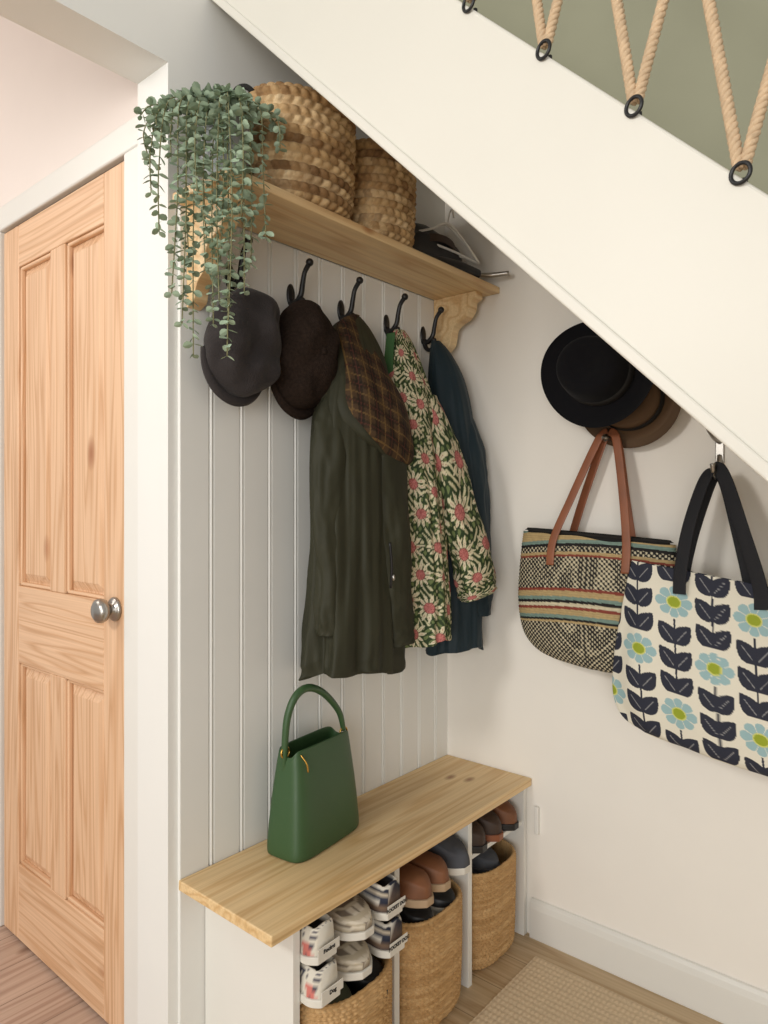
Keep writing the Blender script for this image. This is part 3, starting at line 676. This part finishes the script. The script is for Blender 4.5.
for lvl in (0,1):
    z=zc+.078*lvl
    shoe('sneaker',.335-.01*lvl,-.858,z,.25,.094,.058,M_cream,M_white,pi,M_white,colf=doodle,label='Rocket' if lvl else 'Dog',soleh=.016)
    shoe('sneaker',.085,-.758,z,.255,.096,.058,M_cream,M_white,0.03*lvl,None,colf=knit,soleh=.016)
    shoe('sneaker',.340-.006*lvl,-.660,z,.25,.090,.060,M_cream,M_white,pi,M_white,colf=strip,label='ROCKET DOG',soleh=.016)
shoe('ankle_boot',.075,-.540,.331,.265,.082,.092,M_brownL,M_solet,0,None,1)
shoe('ankle_boot',.070,-.460,.331,.262,.078,.090,M_brownL,M_solet,0,None,1)
shoe('walking_shoe',.065,-.366,.331,.26,.086,.085,M_greys,M_white,0,M_greys)
shoe('leather_shoe',.06,-.245,.331,.24,.078,.085,M_dbrown,M_blk,0,None)
shoe('leather_shoe',.06,-.162,.331,.24,.075,.085,M_dbrown,M_tan,0,None)
shoe('leather_shoe',.06,-.078,.331,.24,.075,.085,M_brownL,M_blk,0,None)
shoe('wellington_boot',.118,-.80,.20,.215,.08,.065,M_olive,M_blk,math.radians(0),None,0)
shoe('black_shoe',.122,-.70,.20,.215,.08,.065,M_blk,M_blk,math.radians(0),None,0)
shoe('sandal',.10,-.50,.245,.215,.08,.05,M_blk,M_white,0,None,0)
shoe('sandal',.10,-.405,.245,.215,.08,.05,M_blk,M_white,0,None,0)
shoe('grey_trainer',.08,-.16,.235,.21,.08,.06,M_greys,M_greys,0,None,0)
# ---------------- shelf clutter far end
M_whitep=plain('white_plastic',(228,226,220),.4)
G=empty('folded_umbrella')
tube('canopy',[(.10,-.33,1.927),(.13,-.25,1.932),(.155,-.16,1.932),(.175,-.08,1.93)],[.008,.018,.021,.014],M_blk,16,40,G)
tube('shaft',[(.175,-.08,1.93),(.20,-.05,1.93),(.25,-.03,1.93)],[.005,.007,.007],M_steel,10,16,G)
G=empty('coat_hanger')
tube('frame',[(.08,-.30,2.01),(.12,-.24,2.03),(.15,-.20,2.05),(.165,-.15,2.02),(.180,-.10,1.97),(.17,-.08,1.965),(.14,-.16,1.985),(.08,-.30,2.01)],.0035,M_whitep,8,90,G)
tube('hook',[(.15,-.20,2.05),(.155,-.195,2.08),(.15,-.175,2.095),(.145,-.16,2.08)],.0025,M_whitep,8,24,G)
G=empty('coat_hanger')
tube('frame',[(.06,-.24,2.03),(.09,-.19,2.05),(.11,-.15,2.07),(.14,-.09,2.02),(.155,-.05,1.975),(.10,-.12,2.005),(.06,-.24,2.03)],.0035,M_whitep,8,90,G)
G=empty('canvas_holdall')
loft('bag_body',[(.06,-.34,1.94,.0,.0,.02,.03,0,0),(.065,-.32,1.968,0,0,.055,.046,0,0),(.07,-.22,1.98,0,0,.068,.052,0,0),(.07,-.10,1.972,0,0,.060,.050,0,0),(.065,-.04,1.955,0,0,.03,.03,0,0)],40,40,M_blk,G,exp=.8,disp=foldf(31,.2))
strap('bag_strap',[(.10,-.28,1.995),(.128,-.22,2.01),(.13,-.15,2.01),(.11,-.09,1.99)],(0,0,1),.022,.003,M_dbrown,G)
box('wall_socket',.322,.335,-.012,-.001,.30,.38,M_whitep,.003)
# camera
cam=D.cameras.new('cam'); co=D.objects.new('camera',cam); link(co); SC.camera=co
co.location=(1.302,-1.831,1.25); co.rotation_euler=(pi/2,0,math.radians(40.4))
cam.sensor_fit='VERTICAL'; cam.sensor_height=24; cam.lens=24*700/1024; cam.shift_y=-7/1024; cam.clip_start=.01
w=D.worlds.new('w'); SC.world=w; w.use_nodes=True; w.node_tree.nodes['Background'].inputs[0].default_value=(1,.975,.94,1); w.node_tree.nodes['Background'].inputs[1].default_value=.58
def area(n,loc,tgt,size,e,col):
    l=D.lights.new(n,'AREA'); l.size=size; l.energy=e; l.color=col; o=D.objects.new(n,l); link(o); o.location=loc
    o.rotation_euler=(Vector(tgt)-Vector(loc)).to_track_quat('-Z','Y').to_euler(); return o
area('ceiling_lamp',(.25,-3.3,2.15),(.5,-.2,.9),.4,26,(1,.96,.90))
area('window_light',(3.4,-6.5,1.3),(.2,-.4,1.0),3.0,150,(1,.985,.955))
area('hall_lamp',(-1.4,-2.2,2.5),(-.6,-1,1.4),.8,9,(1,.94,.89))
SC.view_settings.view_transform='Standard'
